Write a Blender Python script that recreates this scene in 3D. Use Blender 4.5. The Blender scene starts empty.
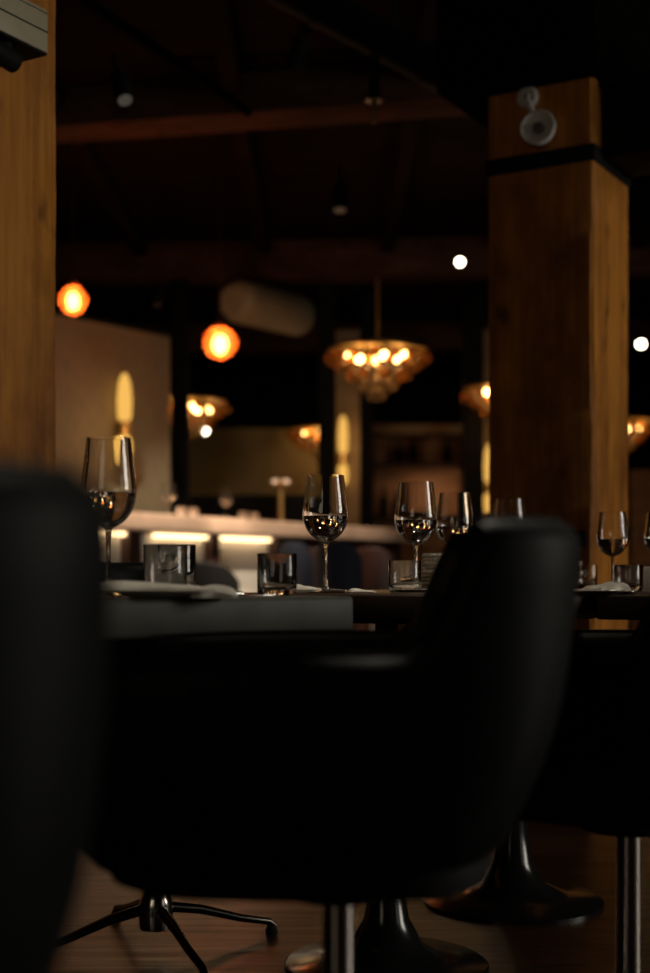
import bpy, bmesh, math, random
from math import sin, cos, pi, radians
from mathutils import Vector, Matrix
random.seed(7)
SC = bpy.context.scene
COL = SC.collection
F = 1351.0; HX = 325.0; HY = 575.0; CH = 0.785
def at(x, y, Y): return Vector(((x-HX)/F*Y, Y, CH+(HY-y)/F*Y))
YAW = radians(59.5)

# ---------------------------------------------------------------- materials
def mat(name): 
    m = bpy.data.materials.new(name); m.use_nodes = True
    nt = m.node_tree; nt.nodes.clear()
    out = nt.nodes.new('ShaderNodeOutputMaterial')
    return m, nt, out
def principled(nt, **k):
    p = nt.nodes.new('ShaderNodeBsdfPrincipled')
    for a, v in k.items():
        n = a.replace('_', ' ')
        if isinstance(v, tuple) and len(v) == 3: v = (*v, 1)
        p.inputs[n].default_value = v
    return p
def simple(name, col, rough=.5, metal=0., var=.12, scale=30., bump=.0, spec=.5, stretch=(1,1,1)):
    m, nt, out = mat(name)
    p = principled(nt, Roughness=rough, Metallic=metal, Specular_IOR_Level=spec)
    tc = nt.nodes.new('ShaderNodeTexCoord'); mp = nt.nodes.new('ShaderNodeMapping'); mp.inputs['Scale'].default_value = stretch
    nz = nt.nodes.new('ShaderNodeTexNoise'); nz.inputs['Scale'].default_value = scale; nz.inputs['Detail'].default_value = 5
    nt.links.new(tc.outputs['Object'], mp.inputs[0]); nt.links.new(mp.outputs[0], nz.inputs['Vector'])
    cr = nt.nodes.new('ShaderNodeValToRGB')
    cr.color_ramp.elements[0].position = .3; cr.color_ramp.elements[1].position = .7
    cr.color_ramp.elements[0].color = (*[c*(1-var) for c in col], 1)
    cr.color_ramp.elements[1].color = (*[min(1, c*(1+var)) for c in col], 1)
    nt.links.new(nz.outputs['Fac'], cr.inputs[0]); nt.links.new(cr.outputs[0], p.inputs['Base Color'])
    if bump:
        b = nt.nodes.new('ShaderNodeBump'); b.inputs['Strength'].default_value = bump; b.inputs['Distance'].default_value = .004
        nt.links.new(nz.outputs['Fac'], b.inputs['Height']); nt.links.new(b.outputs[0], p.inputs['Normal'])
    nt.links.new(p.outputs[0], out.inputs[0])
    return m
def wood(name, dark, light, knot, rough=.6, vert=True, spec=.25):
    m, nt, out = mat(name); L = nt.links
    tc = nt.nodes.new('ShaderNodeTexCoord'); mp = nt.nodes.new('ShaderNodeMapping')
    mp.inputs['Scale'].default_value = (1, 1, .07) if vert else (.07, 1, 1)
    L.new(tc.outputs['Object'], mp.inputs[0])
    n1 = nt.nodes.new('ShaderNodeTexNoise'); n1.inputs['Scale'].default_value = 5; n1.inputs['Detail'].default_value = 3; n1.inputs['Distortion'].default_value = .8
    L.new(mp.outputs[0], n1.inputs['Vector'])
    mul = nt.nodes.new('ShaderNodeMath'); mul.operation = 'MULTIPLY'; mul.inputs[1].default_value = 38
    L.new(n1.outputs['Fac'], mul.inputs[0])
    sn = nt.nodes.new('ShaderNodeMath'); sn.operation = 'SINE'; L.new(mul.outputs[0], sn.inputs[0])
    n2 = nt.nodes.new('ShaderNodeTexNoise'); n2.inputs['Scale'].default_value = 50; n2.inputs['Detail'].default_value = 6
    L.new(mp.outputs[0], n2.inputs['Vector'])
    ad = nt.nodes.new('ShaderNodeMath'); ad.operation = 'MULTIPLY_ADD'; ad.inputs[1].default_value = .12
    L.new(sn.outputs[0], ad.inputs[0]); L.new(n2.outputs['Fac'], ad.inputs[2])
    cr = nt.nodes.new('ShaderNodeValToRGB'); e = cr.color_ramp.elements
    e[0].position = .28; e[0].color = (*dark, 1); e[1].position = .72; e[1].color = (*light, 1)
    L.new(ad.outputs[0], cr.inputs[0])
    # blotches and knots
    n3 = nt.nodes.new('ShaderNodeTexNoise'); n3.inputs['Scale'].default_value = 3.2; n3.inputs['Detail'].default_value = 6; n3.inputs['Roughness'].default_value = .65
    mp3 = nt.nodes.new('ShaderNodeMapping'); mp3.inputs['Scale'].default_value = (1, 1, .45) if vert else (.45, 1, 1)
    L.new(tc.outputs['Object'], mp3.inputs[0]); L.new(mp3.outputs[0], n3.inputs['Vector'])
    c3 = nt.nodes.new('ShaderNodeValToRGB'); e = c3.color_ramp.elements
    e[0].position = .36; e[0].color = (.1, .1, .1, 1); e[1].position = .56; e[1].color = (1, 1, 1, 1)
    L.new(n3.outputs['Fac'], c3.inputs[0])
    mx = nt.nodes.new('ShaderNodeMix'); mx.data_type = 'RGBA'
    L.new(c3.outputs[0], mx.inputs[0]); mx.inputs[6].default_value = (*knot, 1); L.new(cr.outputs[0], mx.inputs[7])
    n4 = nt.nodes.new('ShaderNodeTexNoise'); n4.inputs['Scale'].default_value = 7.5; n4.inputs['Detail'].default_value = 2
    mp4 = nt.nodes.new('ShaderNodeMapping'); mp4.inputs['Scale'].default_value = (1, 1, .6) if vert else (.6, 1, 1); mp4.inputs['Location'].default_value = (3.3, 1.7, .4)
    L.new(tc.outputs['Object'], mp4.inputs[0]); L.new(mp4.outputs[0], n4.inputs['Vector'])
    c4 = nt.nodes.new('ShaderNodeValToRGB'); e = c4.color_ramp.elements
    e[0].position = .66; e[0].color = (0, 0, 0, 1); e[1].position = .74; e[1].color = (.8, .8, .8, 1)
    L.new(n4.outputs['Fac'], c4.inputs[0])
    mk = nt.nodes.new('ShaderNodeMix'); mk.data_type = 'RGBA'
    L.new(c4.outputs[0], mk.inputs[0]); L.new(mx.outputs[2], mk.inputs[6]); mk.inputs[7].default_value = (*[c*.4 for c in knot], 1)
    mx = mk
    p = principled(nt, Roughness=rough, Specular_IOR_Level=spec)
    L.new(mx.outputs[2], p.inputs['Base Color'])
    b = nt.nodes.new('ShaderNodeBump'); b.inputs['Strength'].default_value = .5; b.inputs['Distance'].default_value = .004
    L.new(ad.outputs[0], b.inputs['Height']); L.new(b.outputs[0], p.inputs['Normal'])
    L.new(p.outputs[0], out.inputs[0]); return m
def glass(name, col=(1,1,1), rough=0., ior=1.46):
    m, nt, out = mat(name)
    p = principled(nt, Base_Color=col, Roughness=rough, IOR=ior, Transmission_Weight=1.)
    nt.links.new(p.outputs[0], out.inputs[0]); return m
def emit(name, col, s):
    m, nt, out = mat(name)
    e = nt.nodes.new('ShaderNodeEmission'); e.inputs[0].default_value = (*col, 1); e.inputs[1].default_value = s
    nt.links.new(e.outputs[0], out.inputs[0]); return m
def tinted(name, col, tr=.5, gl=.2, diff=None, rough=.05):
    m, nt, out = mat(name); L = nt.links
    t = nt.nodes.new('ShaderNodeBsdfTransparent'); t.inputs[0].default_value = (*col, 1)
    g = nt.nodes.new('ShaderNodeBsdfGlossy'); g.inputs[0].default_value = (1, .9, .8, 1); g.inputs['Roughness'].default_value = rough
    d = nt.nodes.new('ShaderNodeBsdfTranslucent'); d.inputs[0].default_value = (*(diff or col), 1)
    m1 = nt.nodes.new('ShaderNodeMixShader'); m1.inputs[0].default_value = 1-tr
    L.new(t.outputs[0], m1.inputs[1]); L.new(d.outputs[0], m1.inputs[2])
    fr = nt.nodes.new('ShaderNodeFresnel'); fr.inputs[0].default_value = 1.5
    m2 = nt.nodes.new('ShaderNodeMixShader'); L.new(fr.outputs[0], m2.inputs[0])
    L.new(m1.outputs[0], m2.inputs[1]); L.new(g.outputs[0], m2.inputs[2])
    L.new(m2.outputs[0], out.inputs[0]); return m
def plank_floor():
    m, nt, out = mat('floor_wood'); L = nt.links
    tc = nt.nodes.new('ShaderNodeTexCoord'); mp = nt.nodes.new('ShaderNodeMapping')
    mp.inputs['Rotation'].default_value = (0, 0, radians(-14))
    L.new(tc.outputs['Object'], mp.inputs[0])
    br = nt.nodes.new('ShaderNodeTexBrick'); br.inputs['Scale'].default_value = 1
    br.inputs['Brick Width'].default_value = 1.5; br.inputs['Row Height'].default_value = .14
    br.inputs['Mortar Size'].default_value = .003; br.inputs['Color1'].default_value = (.075, .03, .012, 1)
    br.inputs['Color2'].default_value = (.04, .017, .008, 1); br.inputs['Mortar'].default_value = (.008, .004, .003, 1)
    L.new(mp.outputs[0], br.inputs['Vector'])
    n = nt.nodes.new('ShaderNodeTexNoise'); n.inputs['Scale'].default_value = 6; n.inputs['Detail'].default_value = 6
    mp2 = nt.nodes.new('ShaderNodeMapping'); mp2.inputs['Scale'].default_value = (.3, 4, 1); mp2.inputs['Rotation'].default_value = (0, 0, radians(-14))
    L.new(tc.outputs['Object'], mp2.inputs[0]); L.new(mp2.outputs[0], n.inputs['Vector'])
    mx = nt.nodes.new('ShaderNodeMix'); mx.data_type = 'RGBA'; mx.blend_type = 'MULTIPLY'; mx.inputs[0].default_value = .7
    L.new(br.outputs['Color'], mx.inputs[6]); L.new(n.outputs['Color'], mx.inputs[7])
    p = principled(nt, Roughness=.32, Specular_IOR_Level=.6); L.new(mx.outputs[2], p.inputs['Base Color'])
    mr = nt.nodes.new('ShaderNodeMapRange'); mr.inputs[3].default_value = .2; mr.inputs[4].default_value = .5
    L.new(n.outputs['Fac'], mr.inputs[0]); L.new(mr.outputs[0], p.inputs['Roughness'])
    b = nt.nodes.new('ShaderNodeBump'); b.inputs['Strength'].default_value = .35; b.inputs['Distance'].default_value = .01
    L.new(n.outputs['Fac'], b.inputs['Height']); L.new(b.outputs[0], p.inputs['Normal'])
    L.new(p.outputs[0], out.inputs[0]); return m

M = {}
M['column'] = wood('column_wood', (.42, .150, .018), (.62, .245, .036), (.20, .065, .010))
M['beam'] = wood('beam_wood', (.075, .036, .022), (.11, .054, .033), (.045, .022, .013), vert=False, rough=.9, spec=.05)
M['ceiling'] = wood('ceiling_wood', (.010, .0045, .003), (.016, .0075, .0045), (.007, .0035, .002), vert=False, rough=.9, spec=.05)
M['floor'] = plank_floor()
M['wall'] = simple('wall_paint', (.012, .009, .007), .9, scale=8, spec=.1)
M['steel'] = simple('black_steel', (.008, .0085, .009), .7, scale=40, spec=.15)
M['soot'] = simple('soot_black_paint', (.003, .0025, .002), .95, spec=.02)
M['duct'] = simple('dark_duct_paint', (.008, .0105, .0125), .75, scale=12, spec=.15)
M['leather'] = simple('black_leather', (.0035, .0045, .0045), .55, scale=160, bump=.12, spec=.14)
M['cushion'] = simple('black_cushion', (.007, .007, .007), .7, scale=160, bump=.15, spec=.2)
M['chrome'] = simple('chrome', (.55, .5, .46), .16, 1., var=.05)
M['darkchrome'] = simple('dark_polished_metal', (.09, .08, .07), .25, 1., var=.05)
M['slate'] = simple('slate_table', (.062, .064, .052), .55, scale=14, var=.3, bump=.05)
M['darkwood'] = simple('dark_table_wood', (.042, .022, .015), .35, scale=10, var=.35, stretch=(.2, 1, 1))
M['enamel'] = simple('black_enamel', (.012, .012, .012), .18, var=.05, spec=.6)
M['beige'] = simple('beige_enamel', (.46, .40, .27), .5, scale=25, var=.08)
M['whitepl'] = simple('white_plastic', (.72, .71, .68), .45, scale=25, var=.05)
M['greypl'] = simple('grey_reflector', (.25, .25, .25), .3, .6)
M['glass'] = glass('clear_glass')
M['water'] = glass('clear_water', ior=1.33)
M['frost'] = simple('ribbed_glass_frost', (.75, .68, .56), .25, var=.25, scale=60, spec=.7)
M['china'] = simple('white_china', (.8, .77, .70), .25, var=.03)
M['cloth'] = simple('white_napkin_cloth', (.82, .78, .70), .9, var=.06, scale=120, bump=.2)
M['silver'] = simple('cutlery_steel', (.7, .68, .64), .2, 1., var=.05)
M['counter'] = simple('pale_stone_counter', (.74, .52, .39), .4, var=.12, scale=6)
M['panel'] = simple('white_bar_panel', (.80, .76, .70), .55, var=.04, scale=4)
M['redwood'] = simple('dark_red_wood', (.05, .018, .013), .5, scale=12, var=.3, stretch=(1, 1, .2))
M['navy'] = simple('navy_velvet', (.012, .017, .035), .8, scale=80)
M['blackf'] = simple('black_fabric', (.015, .014, .014), .8, scale=80)
M['brass'] = simple('brass', (.50, .32, .12), .42, 1., var=.1)
M['linen'] = simple('beige_linen_panel', (.225, .185, .115), .85, scale=40, var=.35, stretch=(4, 4, .2))
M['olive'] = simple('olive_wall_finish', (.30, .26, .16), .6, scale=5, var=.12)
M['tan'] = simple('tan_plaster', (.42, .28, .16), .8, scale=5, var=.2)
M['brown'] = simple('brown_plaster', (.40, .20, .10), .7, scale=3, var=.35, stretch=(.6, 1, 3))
M['greige'] = simple('greige_duct_paint', (.45, .38, .25), .6, scale=10, var=.1)
M['led'] = emit('led_strip', (1, .70, .36), 4.2)
M['bulb'] = emit('warm_bulb', (1, .57, .18), 20)
M['bulbw'] = emit('spot_lamp_white', (1, .84, .62), 16)
M['bulbr'] = emit('pendant_bulb', (1, .60, .25), 40)
M['sconce'] = emit('sconce_glow', (1, .53, .11), .95)
M['lamphead'] = emit('table_lamp_glow', (1, .62, .38), .9)
M['amber'] = tinted('amber_globe_glass', (.75, .48, .22), .68, .2, (.42, .24, .09))
M['smoke'] = tinted('smoke_globe_glass', (.7, .6, .48), .7, .2, (.35, .26, .18))
M['redglass'] = tinted('red_amber_glass', (1., .34, .12), .78, .2, (1., .16, .03))
M['spotface'] = simple('spot_face', (.8, .8, .75), .4)
M['pane'] = None

# ---------------------------------------------------------------- helpers
class MB:
    def __init__(s): s.bm = bmesh.new()
    def box(s, x0, x1, y0, y1, z0, z1, bev=0., seg=2, rot=None, cuts=0):
        r = bmesh.ops.create_cube(s.bm, size=1.)
        vs = r['verts']
        c = Vector(((x0+x1)/2, (y0+y1)/2, (z0+z1)/2)); d = Vector((x1-x0, y1-y0, z1-z0))
        for v in vs: v.co = Vector((v.co.x*d.x, v.co.y*d.y, v.co.z*d.z))
        if bev:
            es = list({e for v in vs for e in v.link_edges})
            rr = bmesh.ops.bevel(s.bm, geom=es, offset=bev, segments=seg, affect='EDGES', profile=.5)
            vs = list({v for f in rr['faces'] for v in f.verts} | {v for v in vs if v.is_valid})
        if rot is not None:
            for v in vs: v.co = rot @ v.co
        for v in vs: v.co += c
        return s
    def lathe(s, prof, n=32, M4=None, closed=False):
        rings = []
        for (r, z) in prof:
            if r < 1e-6: rings.append([s.bm.verts.new((0, 0, z))])
            else: rings.append([s.bm.verts.new((r*cos(2*pi*k/n), r*sin(2*pi*k/n), z)) for k in range(n)])
        pairs = list(zip(rings, rings[1:]))
        if closed: pairs.append((rings[-1], rings[0]))
        for a, b in pairs:
            for k in range(n):
                j = (k+1) % n
                if len(a) == 1 and len(b) == 1: continue
                if len(a) == 1: s.bm.faces.new((a[0], b[j], b[k]))
                elif len(b) == 1: s.bm.faces.new((a[k], a[j], b[0]))
                else: s.bm.faces.new((a[k], a[j], b[j], b[k]))
        if M4 is not None:
            for r in rings:
                for v in r: v.co = M4 @ v.co
        return s
    def tube(s, pts, r, n=12, cap=True):
        pts = [Vector(p) for p in pts]; rs = r if isinstance(r, (list, tuple)) else [r]*len(pts)
        rings = []; up = None
        for i, p in enumerate(pts):
            d = (pts[min(i+1, len(pts)-1)]-pts[max(i-1, 0)]).normalized()
            if up is None: up = d.orthogonal().normalized()
            u = (up - d*up.dot(d)).normalized(); up = u; w = d.cross(u)
            rings.append([s.bm.verts.new(p+(u*cos(2*pi*k/n)+w*sin(2*pi*k/n))*rs[i]) for k in range(n)])
        for a, b in zip(rings, rings[1:]):
            for k in range(n): s.bm.faces.new((a[k], a[(k+1) % n], b[(k+1) % n], b[k]))
        if cap: s.bm.faces.new(rings[0][::-1]); s.bm.faces.new(rings[-1])
        return s
    def sphere(s, c, r, u=20, v=12, sq=(1, 1, 1)):
        rr = bmesh.ops.create_uvsphere(s.bm, u_segments=u, v_segments=v, radius=r)
        for q in rr['verts']: q.co = Vector((q.co.x*sq[0], q.co.y*sq[1], q.co.z*sq[2]))+Vector(c)
        return s
    def prism(s, poly, y0, y1):   # poly in x,z extruded along y
        a = [s.bm.verts.new((x, y0, z)) for x, z in poly]; b = [s.bm.verts.new((x, y1, z)) for x, z in poly]
        n = len(poly)
        s.bm.faces.new(a); s.bm.faces.new(b[::-1])
        for k in range(n): s.bm.faces.new((a[k], b[k], b[(k+1) % n], a[(k+1) % n]))
        return s
    def grid(s, rows, closed_u=True):
        vr = [[s.bm.verts.new(p) for p in row] for row in rows]
        n = len(vr)
        for i in range(n if closed_u else n-1):
            a = vr[i]; b = vr[(i+1) % n]
            for k in range(len(a)-1): s.bm.faces.new((a[k], b[k], b[k+1], a[k+1]))
        bmesh.ops.remove_doubles(s.bm, verts=s.bm.verts, dist=1e-5)
        return s
    def build(s, name, m, parent=None, smooth=True, loc=None, rz=0):
        bmesh.ops.recalc_face_normals(s.bm, faces=s.bm.faces)
        me = bpy.data.meshes.new(name); s.bm.to_mesh(me); s.bm.free()
        me.materials.append(m)
        if smooth:
            for p in me.polygons: p.use_smooth = True
            try: me.set_sharp_from_angle(angle=radians(38))
            except Exception: pass
        o = bpy.data.objects.new(name, me); COL.objects.link(o)
        if parent: o.parent = parent
        if loc is not None: o.location = loc
        o.rotation_euler.z = rz
        return o
def empty(name, loc=(0, 0, 0), rz=0):
    o = bpy.data.objects.new(name, None); COL.objects.link(o); o.location = loc; o.rotation_euler.z = rz
    o.empty_display_size = .1; return o
def tag(o, label=None, cat=None, group=None, kind=None):
    if label: o['label'] = label
    if cat: o['category'] = cat
    if group: o['group'] = group
    if kind: o['kind'] = kind
    return o
def kids(o): return [c for c in bpy.data.objects if c.parent == o]
def copy_tree(o, parent=None):
    c = o.copy(); COL.objects.link(c)
    if parent: c.parent = parent
    for ch in kids(o): copy_tree(ch, c)
    return c
def put(o, loc, rz=0, sc=None):
    o.location = loc; o.rotation_euler.z = rz
    if sc: o.scale = sc
    return o
def place(first, flag, loc, rz=0, sc=None, label=None, cat=None, group=None):
    o = first if not flag[0] else copy_tree(first)
    flag[0] = True
    put(o, loc, rz, sc); tag(o, label, cat, group); return o
def struct(o): o['kind'] = 'structure'; return o

# ---------------------------------------------------------------- the room
X0, X1, Y0, Y1, ZC = -7.5, 6.0, -3.0, 19.0, 3.5
struct(MB().box(X0-.2, X1+.2, Y0-.2, Y1+.2, -.1, 0).build('floor', M['floor']))
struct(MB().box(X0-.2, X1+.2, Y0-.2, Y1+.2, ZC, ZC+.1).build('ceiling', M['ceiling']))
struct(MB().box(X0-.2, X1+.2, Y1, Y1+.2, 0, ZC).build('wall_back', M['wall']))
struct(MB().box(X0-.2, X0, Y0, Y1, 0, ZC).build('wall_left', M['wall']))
def wall_with_windows(name, axis, pos, a0, a1, wins, z0, z1, th=.2):
    mb = MB(); cur = a0
    def bx(u0, u1, zz0, zz1):
        if axis == 'x': mb.box(pos, pos+th, u0, u1, zz0, zz1)
        else: mb.box(u0, u1, pos-th, pos, zz0, zz1)
    for (u0, u1) in wins:
        bx(cur, u0, 0, ZC); bx(u0, u1, 0, z0); bx(u0, u1, z1, ZC); cur = u1
    bx(cur, a1, 0, ZC)
    return struct(mb.build(name, M['wall']))
WR = [(-1.6, .4), (1.0, 3.0)]
wall_with_windows('wall_right', 'x', X1, Y0, Y1, WR, .9, 2.9)
WF_ADDED = [(-3.8, -1.4)]  # unseen window added to brighten the left face of the right column
wall_with_windows('wall_front', 'y', Y0, X0-.2, X1+.2, WF_ADDED, .9, 2.9)
def window(n, axis, pos, u0, u1, z0, z1):
    r = struct(empty('window_%d' % n)); fr = MB(); pn = MB(); w = .06
    def bx(mb, a, b, c, d, t=.08):
        if axis == 'x': mb.box(pos+.06, pos+.06+t, a, b, c, d)
        else: mb.box(a, b, pos-.06-t, pos-.06, c, d)
    bx(fr, u0, u0+w, z0, z1); bx(fr, u1-w, u1, z0, z1); bx(fr, u0, u1, z0, z0+w); bx(fr, u0, u1, z1-w, z1)
    um = (u0+u1)/2; bx(fr, um-w/2, um+w/2, z0, z1)
    bx(pn, u0+w, u1-w, z0+w, z1-w, .01)
    fr.build('window_frame', M['steel'], r); pn.build('pane', M['glass'], r)
def area(name, loc, rot, sx, sy, power, col):
    l = bpy.data.lights.new(name, 'AREA'); l.shape = 'RECTANGLE'; l.size = sx; l.size_y = sy; l.energy = power; l.color = col
    o = bpy.data.objects.new(name, l); COL.objects.link(o); o.location = loc; o.rotation_euler = rot; return o
WP = 60.0
DL = 82.0
for i, (a, b) in enumerate(WR):
    window(i+1, 'x', X1, a, b, .9, 2.9)
    area('daylight', (X1+.03, (a+b)/2, 1.9), (0, radians(90), 0), 1.9, 1.9, WP*(.12 if i == 0 else 1.35), (1, .93, .80))
for i, (a, b) in enumerate(WF_ADDED):
    window(i+3, 'y', Y0, a, b, .9, 2.9)
    area('daylight', ((a+b)/2, Y0-.03, 1.9), (radians(90), 0, 0), 2.3, 1.9, 13, (1, .84, .62))  # fill light entering through the added front window

# ceiling beams and joists
for i, (yc, zb, lab) in enumerate([(7.35, 3.2, 'reddish brown timber beam crossing the ceiling above the left spotlight'),
                      (10.9, 3.2, 'brown timber beam crossing the ceiling just above the large chandelier'),
                      (14.5, 3.2, 'dark timber beam furthest back across the ceiling')]):
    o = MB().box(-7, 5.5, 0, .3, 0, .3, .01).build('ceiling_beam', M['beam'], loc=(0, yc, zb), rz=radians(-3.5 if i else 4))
    if i == 0: o.rotation_euler.z = radians(-11.8); o.location.y = 7.2; o.location.z = 3.28; o.scale.z = .73
    tag(o, lab, 'beam', 'timber ceiling beams')
fj = None
for i in range(9):
    x = -4.5+i*1.0
    if fj is None:
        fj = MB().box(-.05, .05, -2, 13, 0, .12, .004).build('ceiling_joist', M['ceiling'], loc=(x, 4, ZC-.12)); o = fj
    else:
        o = fj.copy(); COL.objects.link(o); o.location.x = x
    tag(o, 'slim dark wooden joist under the ceiling, running away from the viewer', 'joist', 'slim ceiling joists')

# ---------------------------------------------------------------- timber columns
def column_mesh(L, z1, seed):
    rnd = random.Random(seed); mb = MB(); n = 4; nz = 60
    def ring(z):
        pts = []
        cs = [(0, 0), (L, 0), (L, L), (0, L)]
        for k in range(4):
            a = Vector((*cs[k], 0)); b = Vector((*cs[(k+1) % 4], 0)); d = (b-a).normalized()
            for t in (.0, .025, .3, .7, .975):
                p = a+(b-a)*t
                if t == 0: p += (Vector((L/2, L/2, 0))-a).normalized()*(.006+.003*sin(z*7+seed+k)+rnd.random()*.003)
                pts.append(Vector((p.x+rnd.uniform(-.001, .001), p.y+rnd.uniform(-.001, .001), z)))
        return pts
    rows = [ring(z1*k/nz) for k in range(nz+1)]
    vr = [[mb.bm.verts.new(p) for p in r] for r in rows]
    for a, b in zip(vr, vr[1:]):
        m = len(a)
        for k in range(m): mb.bm.faces.new((a[k], a[(k+1) % m], b[(k+1) % m], b[k]))
    mb.bm.faces.new(vr[0][::-1]); mb.bm.faces.new(vr[-1])
    return mb
RC = empty('timber_column', (.847, 4.27, 0), YAW)
tag(RC, 'thick square timber column with a black iron band near its top', 'column')
L = .36
column_mesh(L, 2.36, 3).build('column_shaft', M['column'], RC)
zb0 = CH+(HY-160)/F*4.27; zb1 = CH+(HY-143)/F*4.27
MB().box(-.006, L+.006, -.006, L+.006, zb0, zb1, .002).build('iron_band', M['steel'], RC)
MB().box(-.008, 0, .02, .11, .875, .925, .002).build('metal_plate', M['steel'], RC)
# crack in the right face
MB().prism([(.13, 1.62), (.145, 1.66), (.15, 1.74), (.157, 1.80), (.149, 1.70), (.146, 1.64)], -.0015, .002).build('crack', M['steel'], RC)
G = tag(empty('steel_girder', (.853, 4.27, 2.36), YAW), 'black steel girder resting on top of the timber column with a bracket at its side', 'girder')
MB().box(-.12, 3.5, -.04, .5, 0, .5, .01).box(-.12, 3.5, -.10, .6, .5, .56, .004).build('girder_web', M['soot'], G)
MB().box(.07, .33, -.9, -.001, -.24, -.02, .006).build('side_bracket', M['steel'], G)
MB().box(.04, .34, -.9, -.001, -.018, -.001, .003).build('flange', M['steel'], G)

LC = empty('timber_column', (-.857, 3.098, 0), YAW)
tag(LC, 'golden square timber column with chipped edge, at the left side carrying a beige metal box', 'column')
column_mesh(L, 3.49, 11).build('column_shaft', M['column'], LC)

# battery box on left column
EB = tag(empty('emergency_light_box', (-.862, 3.098, 2.044), YAW), 'beige metal battery box with two black lines fixed high on the left timber column', 'box')
MB().box(.0, .238, -.085, -.001, 0, .104, .004).build('box_body', M['beige'], EB)
MB().box(.0, .236, -.0865, -.0845, .047, .0505).build('seam', M['steel'], EB)
MB().box(.0, .236, -.0865, -.0845, .0925, .0942).build('seam', M['steel'], EB)
MB().box(.004, .236, -.083, -.004, -.006, .0).build('underside_plate', M['steel'], EB)
MB().tube([(.13, -.045, -.003), (.13, -.045, -.03)], .02, 16).tube([(.09, -.045, -.03), (.165, -.045, -.038)], .026, 18).build('lamp_head', M['steel'], EB)

# twin disc lamp on right column (left face, normal -x local)
EL = tag(empty('emergency_lamp', (.853, 4.27, 0), YAW), 'white twin disc emergency lamp fixed near the top of the right timber column', 'emergency light')
def disc(prof, c):
    return Matrix.Translation(c) @ Matrix.Rotation(radians(-90), 4, 'Y')
m4 = disc(None, Vector((-.001, .222, 2.33)))
MB().lathe([(0, 0), (.036, 0), (.036, .016), (.030, .022), (.012, .022), (.009, .026), (0, .026)], 36, m4).build('wall_plate', M['whitepl'], EL)
MB().lathe([(0, .026), (.005, .026), (.004, .030), (0, .030)], 16, m4).build('screw', M['steel'], EL)
MB().tube([(-.024, .215, 2.31), (-.034, .198, 2.275), (-.035, .182, 2.24)], .011, 12).build('arm', M['whitepl'], EL)
m5 = Matrix.Translation(Vector((-.045, .172, 2.213))) @ Matrix.Rotation(radians(-82), 4, 'Y') @ Matrix.Rotation(radians(8), 4, 'X')
hd = MB().lathe([(0, -.04), (.03, -.038), (.05, -.02), (.0575, .0), (.0575, .012), (.052, .014), (.050, .008), (.020, -.004), (0, -.006)], 40, m5).build('lamp_head', M['whitepl'], EL)
MB().lathe([(0, .0), (.02, .0), (.016, .012), (0, .014)], 24, m5).build('reflector', M['greypl'], hd)

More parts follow.
